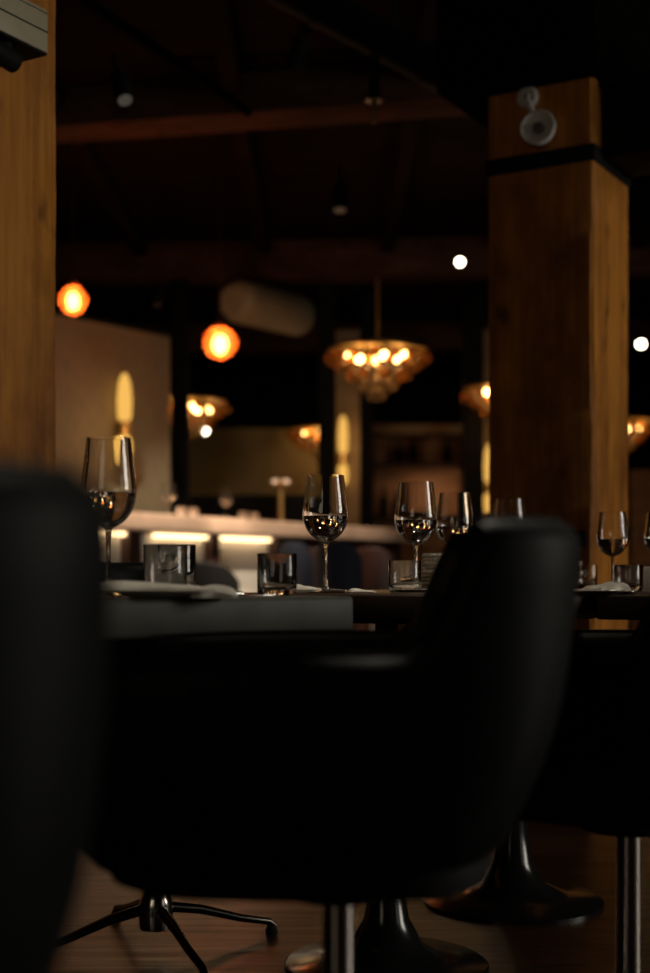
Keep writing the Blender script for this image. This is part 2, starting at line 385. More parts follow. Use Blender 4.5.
# ---------------------------------------------------------------- tub chairs
def lerp_tab(tab, z):
    if z <= tab[0][0]: return tab[0][1]
    for (a, b), (c, d) in zip(tab, tab[1:]):
        if z <= c: return b+(d-b)*(z-a)/(c-a)
    return tab[-1][1]
FRONT = [(.425, .2), (.43, .4), (.442, .64), (.47, .86), (.51, .95), (.56, .99), (.62, 1.), (.84, 1.)]
BACK = [(.425, .18), (.43, .34), (.442, .50), (.47, .66), (.50, .74), (.55, .83), (.60, .90), (.64, .94), (.70, .975), (.84, 1.02)]
def sm(a, b, x):
    t = max(0, min(1, (x-a)/(b-a))); return t*t*(3-2*t)
def tub_chair():
    root = empty('tub_chair')
    CL, CW = .285, .30; rows = []; NT = 96; hem = []
    for i in range(NT):
        th = 2*pi*i/NT; c, s = cos(th), sin(th); a = abs(math.degrees(math.atan2(s, c)))
        H = .84 - .135*sm(66, 83, a) - .005*sm(83, 145, a) - .18*sm(146, 160, a)
        n = 4.0
        ox = CL*math.copysign(abs(c)**(2/n), c); oy = CW*math.copysign(abs(s)**(2/n), s)
        w = (c+1)/2
        def P(z, off=0.):
            k = lerp_tab(FRONT, z)*(1-w)+lerp_tab(BACK, z)*w
            x, y = ox*k, oy*k; d = math.hypot(x, y); q = max(0, d-off)/d
            return Vector((x*q, y*q, z))
        row = [Vector((0, 0, .424))]
        for z in (.425, .43, .442, .46): row.append(P(z))
        zz = .46
        m = 9
        for k in range(1, m+1): row.append(P(.46+(H-.026-.46)*k/m))
        for k in range(1, 6):
            ang = pi*k/6; row.append(P(H-.026, .022*(1-cos(ang)))+Vector((0, 0, .026*sin(ang))))
        for k in range(0, 5): row.append(P(H-.026-(H-.026-.45)*k/4, .044+.01*k/4))
        row.append(Vector((0, 0, .45)))
        rows.append(row)
        hem.append(P(H-.026, .022)+Vector((0, 0, .0265)))
    sh = MB().grid(rows).build('shell', M['leather'], root)
    hem.append(hem[0]); 
    MB().tube(hem, .0035, 6, cap=False).build('rim_piping', M['leather'], sh)
    # cushion
    rows = []
    for i in range(64):
        th = 2*pi*i/64; c, s = cos(th), sin(th); n = 4
        ox = .215*math.copysign(abs(c)**(2/n), c)-.02; oy = .225*math.copysign(abs(s)**(2/n), s)
        rows.append([Vector((-.02, 0, .445))]+[Vector(((ox+.02)*k-.02, oy*k, z)) for k, z in ((.9, .446), (.98, .455), (1, .475), (.98, .50), (.92, .515), (.6, .525))]+[Vector((-.02, 0, .528))])
    MB().grid(rows).build('seat_cushion', M['cushion'], root)
    MB().lathe([(0, .41), (.07, .41), (.07, .427), (0, .427)], 28).build('mounting_plate', M['steel'], root)
    MB().lathe([(0, .07), (.0205, .07), (.0205, .16), (.019, .165), (.019, .412), (0, .412)], 28).build('pedestal', M['chrome'], root)
    MB().lathe([(0, .045), (.034, .045), (.036, .06), (.036, .10), (.027, .125), (.0205, .135), (0, .135)], 28).build('hub', M['chrome'], root)
    for k in range(4):
        a = radians(45+90*k+8)
        d = Vector((cos(a), sin(a), 0))
        lg = MB().tube([d*.02+Vector((0, 0, .09)), d*.10+Vector((0, 0, .075)), d*.19+Vector((0, 0, .045)), d*.262+Vector((0, 0, .028)), d*.274+Vector((0, 0, .018))], [.012, .011, .009, .008, .007], 12).build('leg', M['darkchrome'], root)
        MB().lathe([(0, 0), (.013, 0), (.014, .006), (.009, .02), (0, .022)], 16, Matrix.Translation(d*.267)).build('foot_glide', M['steel'], lg)
    for c in list(bpy.data.objects):
        if c.parent == root and c.name.split('.')[0] in ('mounting_plate', 'pedestal', 'hub', 'leg'): c.location.x = .02
    return root
ch = tub_chair(); fl = [False]; g = 'black tub dining chairs'
place(ch, fl, (-.004, 1.60, 0), radians(-3), None, 'black leather tub chair in the middle foreground, shown side-on before the left table', 'chair', g)
place(ch, fl, (-.444, .84, 0), radians(-75), None, 'black tub chair nearest the viewer, large and out of focus at left edge', 'chair', g)
place(ch, fl, (.443, 2.06, 0), radians(-30), (1, 1, .975), 'black tub chair at right tucked at the rightmost table, chrome pedestal showing', 'chair', g)
place(ch, fl, (-.337, 2.83, 0), radians(154), (1, 1, .965), 'tub chair behind the left table, only its chrome pedestal and star foot showing', 'chair', g)

# ---------------------------------------------------------------- tables
TZ = .75
def slab(w0, w1, d0, d1, th, m, name, parent, bev=.006):
    return MB().box(w0, w1, d0, d1, TZ-th, TZ, bev, 3).build(name, m, parent)
def trumpet(parent, x, y, m, r=.21):
    prof = [(0, 0), (r, 0), (r, .008), (r*.97, .012), (r*.62, .022), (r*.36, .048), (r*.22, .10), (r*.15, .19), (.025, .32), (.023, .69), (0, .69)]
    p = MB().lathe(prof, 56, Matrix.Translation(Vector((x, y, 0)))).build('pedestal', m, parent)
    MB().box(x-.14, x+.14, y-.03, y+.03, .688, .7075, .003).build('top_bracket', M['steel'], p)
ul = math.atan2(.63, .77)
LT = tag(empty('dining_table', (.05, 2.25, 0), ul), 'grey slate topped dining table at left, its thick edge behind the middle tub chair', 'table')
slab(-.95, 0, 0, .62, .060, M['slate'], 'tabletop', LT, .008)
trumpet(LT, -.52, .32, M['enamel'], .2)
rb = math.atan2(-.507, .862)
RT = tag(empty('dining_table', (.055, 2.50, 0), rb), 'dark wooden dining table in the middle holding the large wine glass in focus', 'table')
slab(-.32, .40, 0, 1.25, .044, M['darkwood'], 'tabletop', RT)
trumpet(RT, -.045, .21, M['enamel'], .205); trumpet(RT, -.035, .84, M['enamel'], .215)
T3 = tag(empty('dining_table', (.055, 2.50, 0), rb), 'dark wooden dining table at the right edge, a folded napkin near its corner', 'table')
slab(.42, 1.16, .12, 1.25, .044, M['darkwood'], 'tabletop', T3)
trumpet(T3, .95, .30, M['enamel'], .2); trumpet(T3, .95, .95, M['enamel'], .2)

# ---------------------------------------------------------------- table ware
def wine_glass():
    r = empty('wine_glass')
    outer = [(.0, .0975), (.0058, .0975), (.0075, .1005), (.016, .1045), (.028, .113), (.037, .1245), (.0432, .139), (.0455, .154), (.0452, .168), (.0430, .186), (.0403, .208), (.0368, .234)]
    inner = [(.0359, .2343), (.0392, .208), (.0419, .186), (.0441, .168), (.0443, .154), (.0419, .1397), (.0355, .1258), (.026, .1148), (.014, .1075), (.005, .1055), (0, .1053)]
    def dense(p, k=3):
        out = []
        for i in range(len(p)-1):
            p0 = p[max(i-1, 0)]; p1 = p[i]; p2 = p[i+1]; p3 = p[min(i+2, len(p)-1)]
            for j in range(k):
                t = j/k
                out.append(tuple(max(0, .5*((2*p1[a])+(-p0[a]+p2[a])*t+(2*p0[a]-5*p1[a]+4*p2[a]-p3[a])*t*t+(-p0[a]+3*p1[a]-3*p2[a]+p3[a])*t**3)) for a in (0, 1)))
        out.append(p[-1]); return out
    MB().lathe([outer[0]]+dense(outer[1:])+dense(inner), 64).build('bowl', M['glass'], r)
    MB().lathe([(0, .0035), (.0085, .005), (.0052, .012), (.0040, .03), (.0037, .06), (.0042, .088), (.0056, .0965), (0, .0970)], 32).build('stem', M['glass'], r)
    MB().lathe([(0, .0), (.034, .0), (.0352, .0008), (.0345, .0018), (.02, .0026), (.008, .0042), (0, .0045)], 48).build('foot', M['glass'], r)
    return r
def add_water(r):  # water added so the lower half of each bowl looks dark
    MB().lathe([(0, .1057), (.0048, .1060), (.0138, .1080), (.0258, .1153), (.0353, .1263), (.0417, .1402), (.0435, .150), (.0437, .1525), (.0430, .1517), (0, .1515)], 64).build('water', M['water'], r)
def tumbler():
    r = empty('water_tumbler')
    MB().lathe([(0, 0), (.030, 0), (.033, .002), (.034, .006), (.0343, .071), (.0338, .072), (.0328, .0715), (.0322, .016), (.030, .0125), (.02, .011), (0, .0105)], 56).build('glass_body', M['glass'], r)
    return r
wg = wine_glass(); add_water(wg)
fw = [False]; g = 'stemmed wine glasses on the dining tables'
def base(x, Y, z=TZ): return ((x-HX)/F*Y, Y, z)
place(wg, fw, base(325.5, 2.70), 0, None, 'large clear wine glass in sharp focus at the centre, beside the short tumbler', 'wine glass', g)
place(wg, fw, base(416, 2.90), .3, None, 'clear wine glass standing directly behind the small tumbler and ribbed candle holder', 'wine glass', g)
place(wg, fw, base(455, 3.28), .8, None, 'clear wine glass half hidden by the raised back of the middle chair', 'wine glass', g)
place(wg, fw, base(510, 3.55), 1.2, None, 'wine glass with only its rim showing above the middle chair back', 'wine glass', g)
place(wg, fw, base(612.5, 3.22), 1.7, (.83, .83, .79), 'smaller wine glass in front of the timber column at right', 'wine glass', g)
place(wg, fw, base(109, 2.25), .4, (1.0, 1.0, 1.125), 'tall wine glass at left, partly hidden by the blurred nearest chair', 'wine glass', g)
place(wg, fw, base(660, 3.2), 2.0, (.83, .83, .79), 'wine glass cut by the right edge of the picture', 'wine glass', g)
tb = tumbler(); ft = [False]; g = 'short clear tumblers on the dining tables'
place(tb, ft, base(277, 2.32), 0, None, 'clear tumbler in focus just left of the central wine glass', 'glass', g)
place(tb, ft, base(165, 2.22), 0, (1.05, 1.05, 1.18), 'clear tumbler behind the white napkin at left, nearer the left wine glass', 'glass', g)
place(tb, ft, base(176, 2.45), 0, (1.05, 1.05, 1.25), 'clear tumbler at left, farther right of the overlapping pair', 'glass', g)
place(tb, ft, base(405, 2.80), 0, (1, 1, .9), 'clear tumbler beside the ribbed candle holder', 'glass', g)
place(tb, ft, base(573, 3.62), 0, (.8, .8, 1), 'clear tumbler just right of the middle chair back, half hidden by it', 'glass', g)
place(tb, ft, base(587, 3.45), 0, (.75, .75, .85), 'small clear tumbler between the middle chair back and the small wine glass', 'glass', g)
place(tb, ft, base(628, 3.0), 0, (.9, .9, .8), 'clear tumbler right of the small wine glass by the column', 'glass', g)

cv = tag(empty('candle_holder', base(439, 2.95)), 'ribbed whitish glass candle holder beside the tumbler on the middle table', 'candle holder')
NR = 9; prof = [(0, 0), (.033, 0)]
for k in range(NR):
    z = .002+k*.0088; prof += [(.0335, z), (.0365, z+.0028), (.0365, z+.006), (.0335, z+.0085)]
prof += [(.034, .083), (.031, .083), (.030, .010), (0, .009)]
h = MB().lathe(prof, 60)
for v in h.bm.verts:
    a = math.atan2(v.co.y, v.co.x); k = 1+.03*sin(a*22); v.co.x *= k; v.co.y *= k
h.build('ribbed_cup', M['frost'], cv)
MB().lathe([(0, .0095), (.026, .0095), (.026, .045), (0, .045)], 32).build('candle', M['cloth'], cv)

def plate():
    r = empty('dinner_plate')
    MB().lathe([(0, 0), (.045, 0), (.055, .002), (.085, .008), (.105, .0115), (.106, .0125), (.1045, .0130), (.083, .0100), (.053, .0045), (.045, .0035), (0, .0035)], 60).build('dish', M['china'], r)
    return r
pl = plate(); fp = [False]; g = 'white china plates under napkins'
def spot(x, Y): return base(x, Y)
place(pl, fp, spot(160, 2.07), 0, (.88, .88, 1), 'white plate with a folded napkin at the left of the slate table', 'plate', g)
place(pl, fp, spot(415, 2.76), 0, (.5, .5, .5), 'small saucer under the tumbler on the middle table', 'plate', g)
bpy.context.view_layer.update()
place(pl, fp, spot(592, 2.46), 0, (.75, .75, .6), 'white plate near the corner of the right-hand table', 'plate', g)
def napkin(x, Y, z, w, d, hgt, rz, label, seed):
    rnd = random.Random(seed); rows = []
    ph = rnd.random()*6; nu, nv = 28, 14
    top = []; 
    mb = MB()
    def H(u, v): return hgt*(.62+.25*sin(u*4+ph)+.13*sin(v*9+u*7+ph*2))*(1-abs(2*v-1)**6*.5)*(1-abs(2*u-1)**10*.6)
    T = [[mb.bm.verts.new(((u/nu-.5)*w, (v/nv-.5)*d*(1+.10*sin(u*.35+ph)), max(.002, H(u/nu, v/nv)))) for v in range(nv+1)] for u in range(nu+1)]
    B = [[mb.bm.verts.new(((u/nu-.5)*w, (v/nv-.5)*d*(1+.10*sin(u*.35+ph)), 0)) for v in range(nv+1)] for u in range(nu+1)]
    for u in range(nu):
        for v in range(nv):
            mb.bm.faces.new((T[u][v], T[u+1][v], T[u+1][v+1], T[u][v+1])); mb.bm.faces.new((B[u][v], B[u][v+1], B[u+1][v+1], B[u+1][v]))
    for u in range(nu):
        for v in (0, nv): mb.bm.faces.new((T[u][v], T[u+1][v], B[u+1][v], B[u][v]))
    for v in range(nv):
        for u in (0, nu): mb.bm.faces.new((T[u][v], T[u][v+1], B[u][v+1], B[u][v]))
    p = base(x, Y, z)
    o = mb.build('napkin', M['cloth'], loc=p, rz=rz)
    return tag(o, label, 'napkin', 'folded white cloth napkins')
napkin(150, 2.06, TZ+.0125, .17, .07, .014, .25, 'folded white napkin lying on the plate at left', 1)
napkin(214, 2.05, TZ+.0005, .07, .05, .020, .1, 'crumpled white napkin end between the left plate and the focused tumbler', 2)
napkin(308, 2.75, TZ+.0005, .062, .05, .017, -.3, 'white napkin peeking out behind the focused tumbler', 3)
napkin(362, 2.66, TZ+.0005, .05, .04, .009, .2, 'small white napkin right of the central wine glass foot', 4)
napkin(605, 2.46, TZ+.008, .065, .06, .016, .5, 'white napkin at right below the small wine glass', 5)
def knife():
    r = empty('table_knife')
    MB().box(0, .11, -.006, .006, 0, .0018, .0008).build('blade', M['silver'], r)
    MB().tube([(-.09, 0, .004), (-.05, 0, .0042), (0, 0, .003)], [.0045, .004, .003], 10).build('handle', M['silver'], r)
    return r
kn = knife(); fk = [False]; g = 'steel table knives'
place(kn, fk, base(346, 2.62), -.4, (.5, 1, 1), 'steel knife beside the foot of the central wine glass', 'knife', g)
place(kn, fk, base(243, 2.25), .7, (.7, 1, 1.2), 'steel knife left of the focused tumbler', 'knife', g)
place(kn, fk, base(634, 2.48), -.5, (.6, 1, 1), 'steel knife right of the napkin at right', 'knife', g)
cd = tag(MB().lathe([(0, 0), (.018, 0), (.018, .05), (.016, .053), (0, .053)], 30).build('pillar_candle', M['cloth'], loc=base(652, 2.9)), 'white pillar candle at the right edge of the right-hand table', 'candle')

# ---------------------------------------------------------------- the bar
A = Vector((.507, .862, 0))
BP = at(100, 575, 7.5); BAR0 = Vector((BP.x, BP.y, 0))
bar = tag(empty('bar_counter', BAR0, YAW), 'long bar counter with pale stone top and glowing light strip over white panels', 'bar')
# local x along bar (away to the right), local y = depth (away/left)
MB().box(-1.3, 3.9, -.10, .65, 1.04, 1.14, .012, 3).build('countertop', M['counter'], bar)
MB().box(-1.25, 3.85, .10, .60, .10, 1.04, .004).build('carcass', M['redwood'], bar)
def bar_s(px, ly):
    o = BAR0 + Vector((-.862, .507, 0))*ly; k = (px-HX)/F
    return (k*o.y-o.x)/(A.x-k*A.y)
for a, b, c, d in ((60, 128, 60, 127), (140, 209, 155, 208), (220, 272, 222, 271)):
    MB().box(bar_s(a, .085), bar_s(b, .085), .085, .10, .12, 1.03, .002).build('front_panel', M['panel'], bar)
    MB().box(bar_s(c, .045), bar_s(d, .045), .045, .060, 1.010, 1.030, .001).build('light_strip', M['led'], bar)
for pxx, wd in ((134, .055), (214.5, .04), (281, .07), (330, .07), (372, .07)):
    xx = bar_s(pxx, .03)
    MB().prism([(xx-wd, 1.04), (xx+wd, 1.04), (xx+wd*1.5, 0), (xx-wd*1.9, 0)], .02, .10).build('support_fin', M['redwood'], bar)
MB().box(-1.2, 3.8, .02, .10, 0, .12, .004).build('kick_plate', M['steel'], bar)

def on_bar(px, d=.2):   # point on counter top seen at pixel column px, depth d behind the front line
    B = Vector((-.862, .507, 0)); o = BAR0 + B*d
    k = (px-HX)/F; s = (k*o.y-o.x)/(A.x-k*A.y)
    p = o + A*s; return (p.x, p.y, 1.1405)
fb = [True]
for px, lab in ((169, 'wine glass on the bar counter, left one of two'), (226, 'wine glass on the bar counter near the small brass lamp')):
    o = copy_tree(wg)
    put(o, on_bar(px, .15), .2, (.95, .95, .92)); tag(o, lab, 'wine glass', 'glasses standing on the bar')
for px, lab in ((181, 'tumbler on the bar, first right of the left bar wine glass'), (193, 'tumbler on the bar, just left of the second bar wine glass'),
                (243, 'tumbler on the bar, just right of the second bar wine glass'), (254, 'tumbler on the bar closest to the small brass lamp')):
    o = copy_tree(tb); put(o, on_bar(px, .25)); tag(o, lab, 'glass', 'tumblers standing on the bar')
tl = tag(empty('table_lamp', on_bar(281, .1)), 'slim brass table lamp with small glowing head on the bar', 'lamp')
MB().lathe([(0, 0), (.05, 0), (.05, .012), (.012, .018), (.010, .02), (0, .02)], 32).build('lamp_base', M['brass'], tl)
MB().lathe([(0, .02), (.018, .02), (.016, .26), (0, .26)], 20).build('pole', M['brass'], tl)
MB().lathe([(0, .262), (.070, .262), (.078, .272), (.078, .296), (.06, .302), (0, .302)], 36).build('lamp_shade', M['brass'], tl)
for sx in (-.03, .03): MB().sphere((sx, -.05, .285), .03, 16, 10, (1.1, 1, .6)).build('bulb', M['lamphead'], tl)

# stools before the bar
def stool(m, backm, name='bar_stool', zt=.86, seatw=.2):
    r = empty(name); rows = []
    MB().lathe([(0, .60), (.16, .60), (.19, .62), (.195, .65), (.18, .68), (.1, .69), (0, .69)], 36).build('seat', m, r)
    mb = MB(); n = 24; pts = []
    for i in range(n+1):
        a = -radians(75)+radians(150)*i/n
        hgt = zt-(.10)*(abs(a)/radians(75))**3
        row = []
        for (rr, z) in ((.20, .66), (.205, (.66+hgt)/2), (.20, hgt-.01), (.19, hgt), (.175, hgt-.01), (.175, (.66+hgt)/2), (.175, .66), (.20, .66)):
            row.append(Vector((rr*sin(a), -rr*cos(a), z)))
        pts.append(row)
    mb.grid(pts, closed_u=False)
    mb.build('backrest', backm, r)
    MB().lathe([(0, 0), (.19, 0), (.19, .012), (.05, .03), (.026, .06), (.024, .60), (0, .60)], 32).build('pedestal', M['chrome'], r)
    rp = [(.15*cos(2*pi*k/24), .15*sin(2*pi*k/24), .28) for k in range(25)]
    MB().tube(rp, .009, 8, cap=False).tube([(-.15, 0, .28), (.15, 0, .28)], .008, 8).build('footrest', M['chrome'], r)
    return r
st = stool(M['blackf'], M['blackf']); fs = [False]; g = 'round-backed black bar stools'
place(st, fs, base(98, 6.7, 0), radians(-25), None, 'black round-backed stool at the bar, left of the dark fin', 'stool', g)
place(st, fs, base(213, 7.5, 0), radians(-25), None, 'black round-backed stool at the bar behind the pair of tumblers', 'stool', g)
st2 = stool(M['navy'], M['navy'], 'bar_stool', .985); fs = [False]; g = 'tall-backed navy bar stools'
place(st2, fs, base(298, 8.3, 0), radians(-20), (.6, .6, 1), 'navy bar stool behind and left of the central wine glass stem', 'stool', g)
place(st2, fs, base(341, 8.0, 0), radians(-20), (.75, .75, 1), 'navy bar stool behind and right of the central wine glass stem', 'stool', g)
st3 = stool(M['redwood'], M['redwood'], 'bar_stool', .96); fs = [False]; g = 'brown bar stools'
place(st3, fs, base(317, 8.9, 0), radians(-20), (.55, .55, 1), 'brown bar stool between the two navy stools', 'stool', g)
place(st3, fs, base(375, 8.6, 0), radians(-20), (.85, .85, 1), 'brown bar stool right of the navy stools, behind the middle table', 'stool', g)

# ---------------------------------------------------------------- rear partitions, posts and walls
def vp_x(p): return HX+F*p.x/p.y
pa = at(50, 575, 9.0); 
pw = tag(empty('partition_panel', (pa.x, pa.y, 0), YAW-.12), 'tall beige linen partition panel behind the bar at left, with wall lamp', 'partition')
MB().box(0, 1.15, 0, .12, 0, 2.53, .006).build('panel_board', M['linen'], pw)
MB().box(-.02, 1.17, -.01, .13, 2.53, 2.56, .003).build('top_rail', M['steel'], pw)
def rect_post(x0, x1, Y, lab, z1=ZC-.01):
    a = at(x0, 575, Y); w = (x1-x0)/F*Y
    o = MB().box(0, w, 0, w, 0, z1, .006).build('support_post', M['steel'], loc=(a.x, Y, 0))
    return tag(o, lab, 'post', 'black posts at the back of the room')
rect_post(171, 188, 11.0, 'black post right beside the beige partition panel')
rect_post(318, 336, 11.5, 'black post left of the wall lamp behind the central glass')
rect_post(360, 373, 12.0, 'black post right of the wall lamp behind the central glass')
rect_post(464, 484, 12.0, 'black post just left of the big timber column')
def rwall(n, x0, x1, ytop, ybot, Y, m, lab, name, cat):
    a = at(x0, 575, Y); w = (x1-x0)/F*Y; zt = CH+(HY-ytop)/F*Y
    o = MB().box(0, w, 0, .1, 0, zt, .004).build(name, m, loc=(a.x, Y, 0)); return tag(o, lab, cat)
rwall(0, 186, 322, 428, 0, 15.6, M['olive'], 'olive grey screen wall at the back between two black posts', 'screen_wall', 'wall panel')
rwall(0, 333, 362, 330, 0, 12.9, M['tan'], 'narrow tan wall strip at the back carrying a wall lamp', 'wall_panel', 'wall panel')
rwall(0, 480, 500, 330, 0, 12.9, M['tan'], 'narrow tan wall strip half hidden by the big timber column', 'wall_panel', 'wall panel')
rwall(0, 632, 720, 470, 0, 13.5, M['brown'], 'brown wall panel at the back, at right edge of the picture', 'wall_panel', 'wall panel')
# booth
bo = tag(empty('booth_bench', at(186, 575, 12.2)*1, 0), 'dark high-backed booth bench in front of the olive wall', 'bench'); bo.location.z = 0
MB().box(0, 1.25, .25, .42, 0, 1.53, .04, 3).build('backrest', M['blackf'], bo)
MB().box(0, 1.25, -.25, .25, .12, .5, .04, 3).build('seat', M['blackf'], bo)
# back bar shelf niche
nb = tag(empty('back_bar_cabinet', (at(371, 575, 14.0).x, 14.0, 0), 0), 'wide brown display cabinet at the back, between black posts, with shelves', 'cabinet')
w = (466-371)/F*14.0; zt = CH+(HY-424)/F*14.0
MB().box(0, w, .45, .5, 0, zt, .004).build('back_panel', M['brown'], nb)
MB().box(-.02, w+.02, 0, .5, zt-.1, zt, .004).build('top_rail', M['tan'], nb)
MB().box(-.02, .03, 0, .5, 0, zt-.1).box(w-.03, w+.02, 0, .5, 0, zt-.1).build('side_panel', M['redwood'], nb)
for y in (462, 515):
    z = CH+(HY-y)/F*14.0; MB().box(.03, w-.03, .1, .45, z-.025, z, .002).build('shelf', M['redwood'], nb)
for i, (px, ph, y) in enumerate(((398, .25, 462), (413, .3, 462), (447, .28, 462), (384, .3, 515), (397, .26, 515))):
    z = CH+(HY-y)/F*14.0; 
    mb = MB().lathe([(0, 0), (.05, 0), (.052, ph*.55), (.02, ph*.72), (.018, ph), (0, ph)], 20)
    o = mb.build('bottle', M['steel'], loc=(at(px, 575, 14.28).x, 14.28, z+.001))
    tag(o, ['dark bottle on upper cabinet shelf, left one', 'dark bottle on upper cabinet shelf, middle one', 'dark bottle on upper cabinet shelf, right one', 'dark bottle on lower cabinet shelf, left one', 'dark bottle on lower cabinet shelf, right one'][i], 'bottle', 'dark bottles in the back cabinet')

# wall lamps
def point(name, loc, e, col, r=.05):
    l = bpy.data.lights.new(name, 'POINT'); l.energy = e; l.color = col; l.shadow_soft_size = r
    o = bpy.data.objects.new(name, l); COL.objects.link(o); o.location = loc; return o
cl = area('cabinet_fill', (nb.location.x+w*.72, 14.05, CH+(HY-470)/F*14.0), (radians(15), 0, 0), w*.5, .15, 1.1, (1, .66, .38))  # added fill to brighten the cabinet back, no fixture
def sconce():
    r = empty('wall_lamp')
    MB().lathe([(0, .06), (.035, .06), (.052, .10), (.056, .24), (.045, .38), (.022, .45), (0, .46)], 28).build('upper_shade', M['sconce'], r)
    MB().lathe([(0, -.06), (.04, -.06), (.055, -.10), (.055, -.18), (.04, -.26), (0, -.28)], 28).build('lower_shade', M['sconce'], r)
    MB().lathe([(0, -.06), (.058, -.058), (.06, 0), (.058, .058), (0, .06)], 28).box(-.04, .04, .03, .075, -.05, .05, .003).build('bracket', M['brass'], r)
    return r
sc = sconce(); fs = [False]; g = 'glowing up-and-down wall lamps'
place(sc, fs, tuple(at(124.5, 429, 9.42)), 0, (.95, .95, .85), 'glowing wall lamp on the beige partition panel at left', 'wall lamp', g)
place(sc, fs, tuple(at(343, 459, 12.75)), 0, (.85, .85, .9), 'glowing wall lamp on the narrow tan wall behind the central glass', 'wall lamp', g)
place(sc, fs, tuple(at(489, 488, 12.75)), 0, (.85, .85, .9), 'glowing wall lamp peeking out at the left edge of the timber column', 'wall lamp', g)
point('wall_lamp_light', at(128, 430, 9.1), 1.6, (1, .62, .28)); point('wall_lamp_light', at(346, 450, 12.4), 2.5, (1, .62, .28)); point('wall_lamp_light', at(484, 470, 12.4), 1.2, (1, .62, .28))

# ---------------------------------------------------------------- pendants
def pendant():
    r = empty('pendant_lamp')
    mb = MB().sphere((0, 0, 0), .112, 40, 24, (1, 1, .95))
    for v in mb.bm.verts:
        d = v.co.normalized(); k = 1+.05*sin(d.x*7+1)*cos(d.z*6)+.04*sin(d.y*9+d.z*5); v.co *= k
    sh = mb.build('glass_shade', M['redglass'], r)
    MB().sphere((0, 0, -.01), .050, 20, 14, (1, 1, 1.3)).build('bulb', M['bulbr'], r)
    MB().lathe([(0, .10), (.03, .10), (.032, .12), (.02, .16), (.008, .175), (0, .175)], 24).build('socket', M['redwood'], r)
    MB().tube([(0, 0, .17), (0, 0, 1.38)], .005, 8).build('cord', M['redwood'], r)
    MB().lathe([(0, 1.38), (.045, 1.38), (.05, 1.37), (.05, 1.35), (.038, 1.33), (.01, 1.32), (0, 1.32)], 28).build('ceiling_rose', M['redglass'], r)
    return r
pe = pendant(); fs = [False]; g = 'red amber glass pendant lamps over the bar'
p1 = at(73, 300, 7.6); p2 = at(220, 343, 8.5)
place(pe, fs, tuple(p1), .6, (.68, .68, .76), 'red amber glass pendant lamp beside the left timber column', 'pendant lamp', g)
place(pe, fs, tuple(p2), 0, (.94, .94, .94), 'bright red amber glass pendant lamp hanging over the bar, right of the partition', 'pendant lamp', g)
point('pendant_light', p1+Vector((0, -.15, -.25)), 1.3, (1, .6, .35)); point('pendant_light', p2+Vector((0, -.15, -.25)), 1.6, (1, .6, .35))

# ---------------------------------------------------------------- chandeliers
def chandelier():
    r = empty('chandelier')
    MB().lathe([(0, .17), (.10, .165), (.30, .13), (.36, .10), (.355, .085), (.28, .105), (.09, .14), (0, .145)], 48).build('canopy_dish', M['brass'], r)
    MB().tube([(0, 0, .16), (0, 0, .62)], .012, 10).build('hanging_rod', M['brass'], r)
    gl = None; gs = None
    def globe(p, rad, smoke=False):
        nonlocal gl, gs
        if smoke:
            if gs is None: gs = MB().sphere((0, 0, 0), .045, 20, 12).build('glass_globe', M['smoke'], r); o = gs
            else: o = gs.copy(); COL.objects.link(o); o.parent = r
        else:
            if gl is None: gl = MB().sphere((0, 0, 0), .045, 20, 12).build('glass_globe', M['amber'], r); o = gl
            else: o = gl.copy(); COL.objects.link(o); o.parent = r
        o.location = p; o.scale = (rad/.045,)*3
    for k in range(15):
        a = 2*pi*k/15; globe((.355*cos(a), .355*sin(a), .03), .045)
    for k in range(12):
        a = 2*pi*(k+.5)/12; globe((.29*cos(a), .29*sin(a), -.02), .04)
    for k in range(9):
        a = 2*pi*k/9; globe((.205*cos(a), .205*sin(a), -.09), .046)
    for k in range(6):
        a = 2*pi*(k+.3)/6; globe((.12*cos(a), .12*sin(a), -.165), .045, True)
    for k in range(3):
        a = 2*pi*(k+.6)/3; globe((.05*cos(a), .05*sin(a), -.235), .042, True)
    bl = MB().sphere((0, 0, 0), .030, 16, 10).build('bulb', M['bulb'], r)
    bs = [(-.205, -.10, .035), (-.13, .12, .05), (-.02, .18, .055), (.14, .12, .055), (.05, -.02, .05), (-.05, -.06, .025), (-.045, -.17, .005), (.20, -.09, .04)]
    for i, p in enumerate(bs):
        o = bl
        if i: o = bl.copy(); COL.objects.link(o); o.parent = r
        o.location = (p[0], p[1], p[2])
    MB().tube([(0, 0, .15), (0, 0, -.2)], .01, 8).build('centre_stem', M['brass'], r)
    return r
cd = chandelier(); fs = [False]; g = 'tiered amber globe chandeliers'
CHS = [(377.5, 363, 10.0, 0, 1, 'large tiered amber globe chandelier hanging above the middle of the bar'),
       (188, 412, 12.7, .9, 1, 'amber globe chandelier half hidden behind the post by the beige partition'),
       (322, 438, 15.0, 2.2, 1, 'small distant amber globe chandelier half hidden behind the middle black post'),
       (508, 400, 11.35, 2.6, 1, 'amber globe chandelier half hidden behind the timber column, peeking out at its left'),
       (620, 430, 14.2, .5, 1, 'amber globe chandelier half hidden behind the timber column, peeking out at its right')]
for x, y, Y, rz, s, lab in CHS:
    place(cd, fs, tuple(at(x, y, Y)), rz, None, lab, 'chandelier', g)
    point('chandelier_light', at(x, y, Y)+Vector((0, -.1, .0)), 2.0, (1, .62, .3), .2)

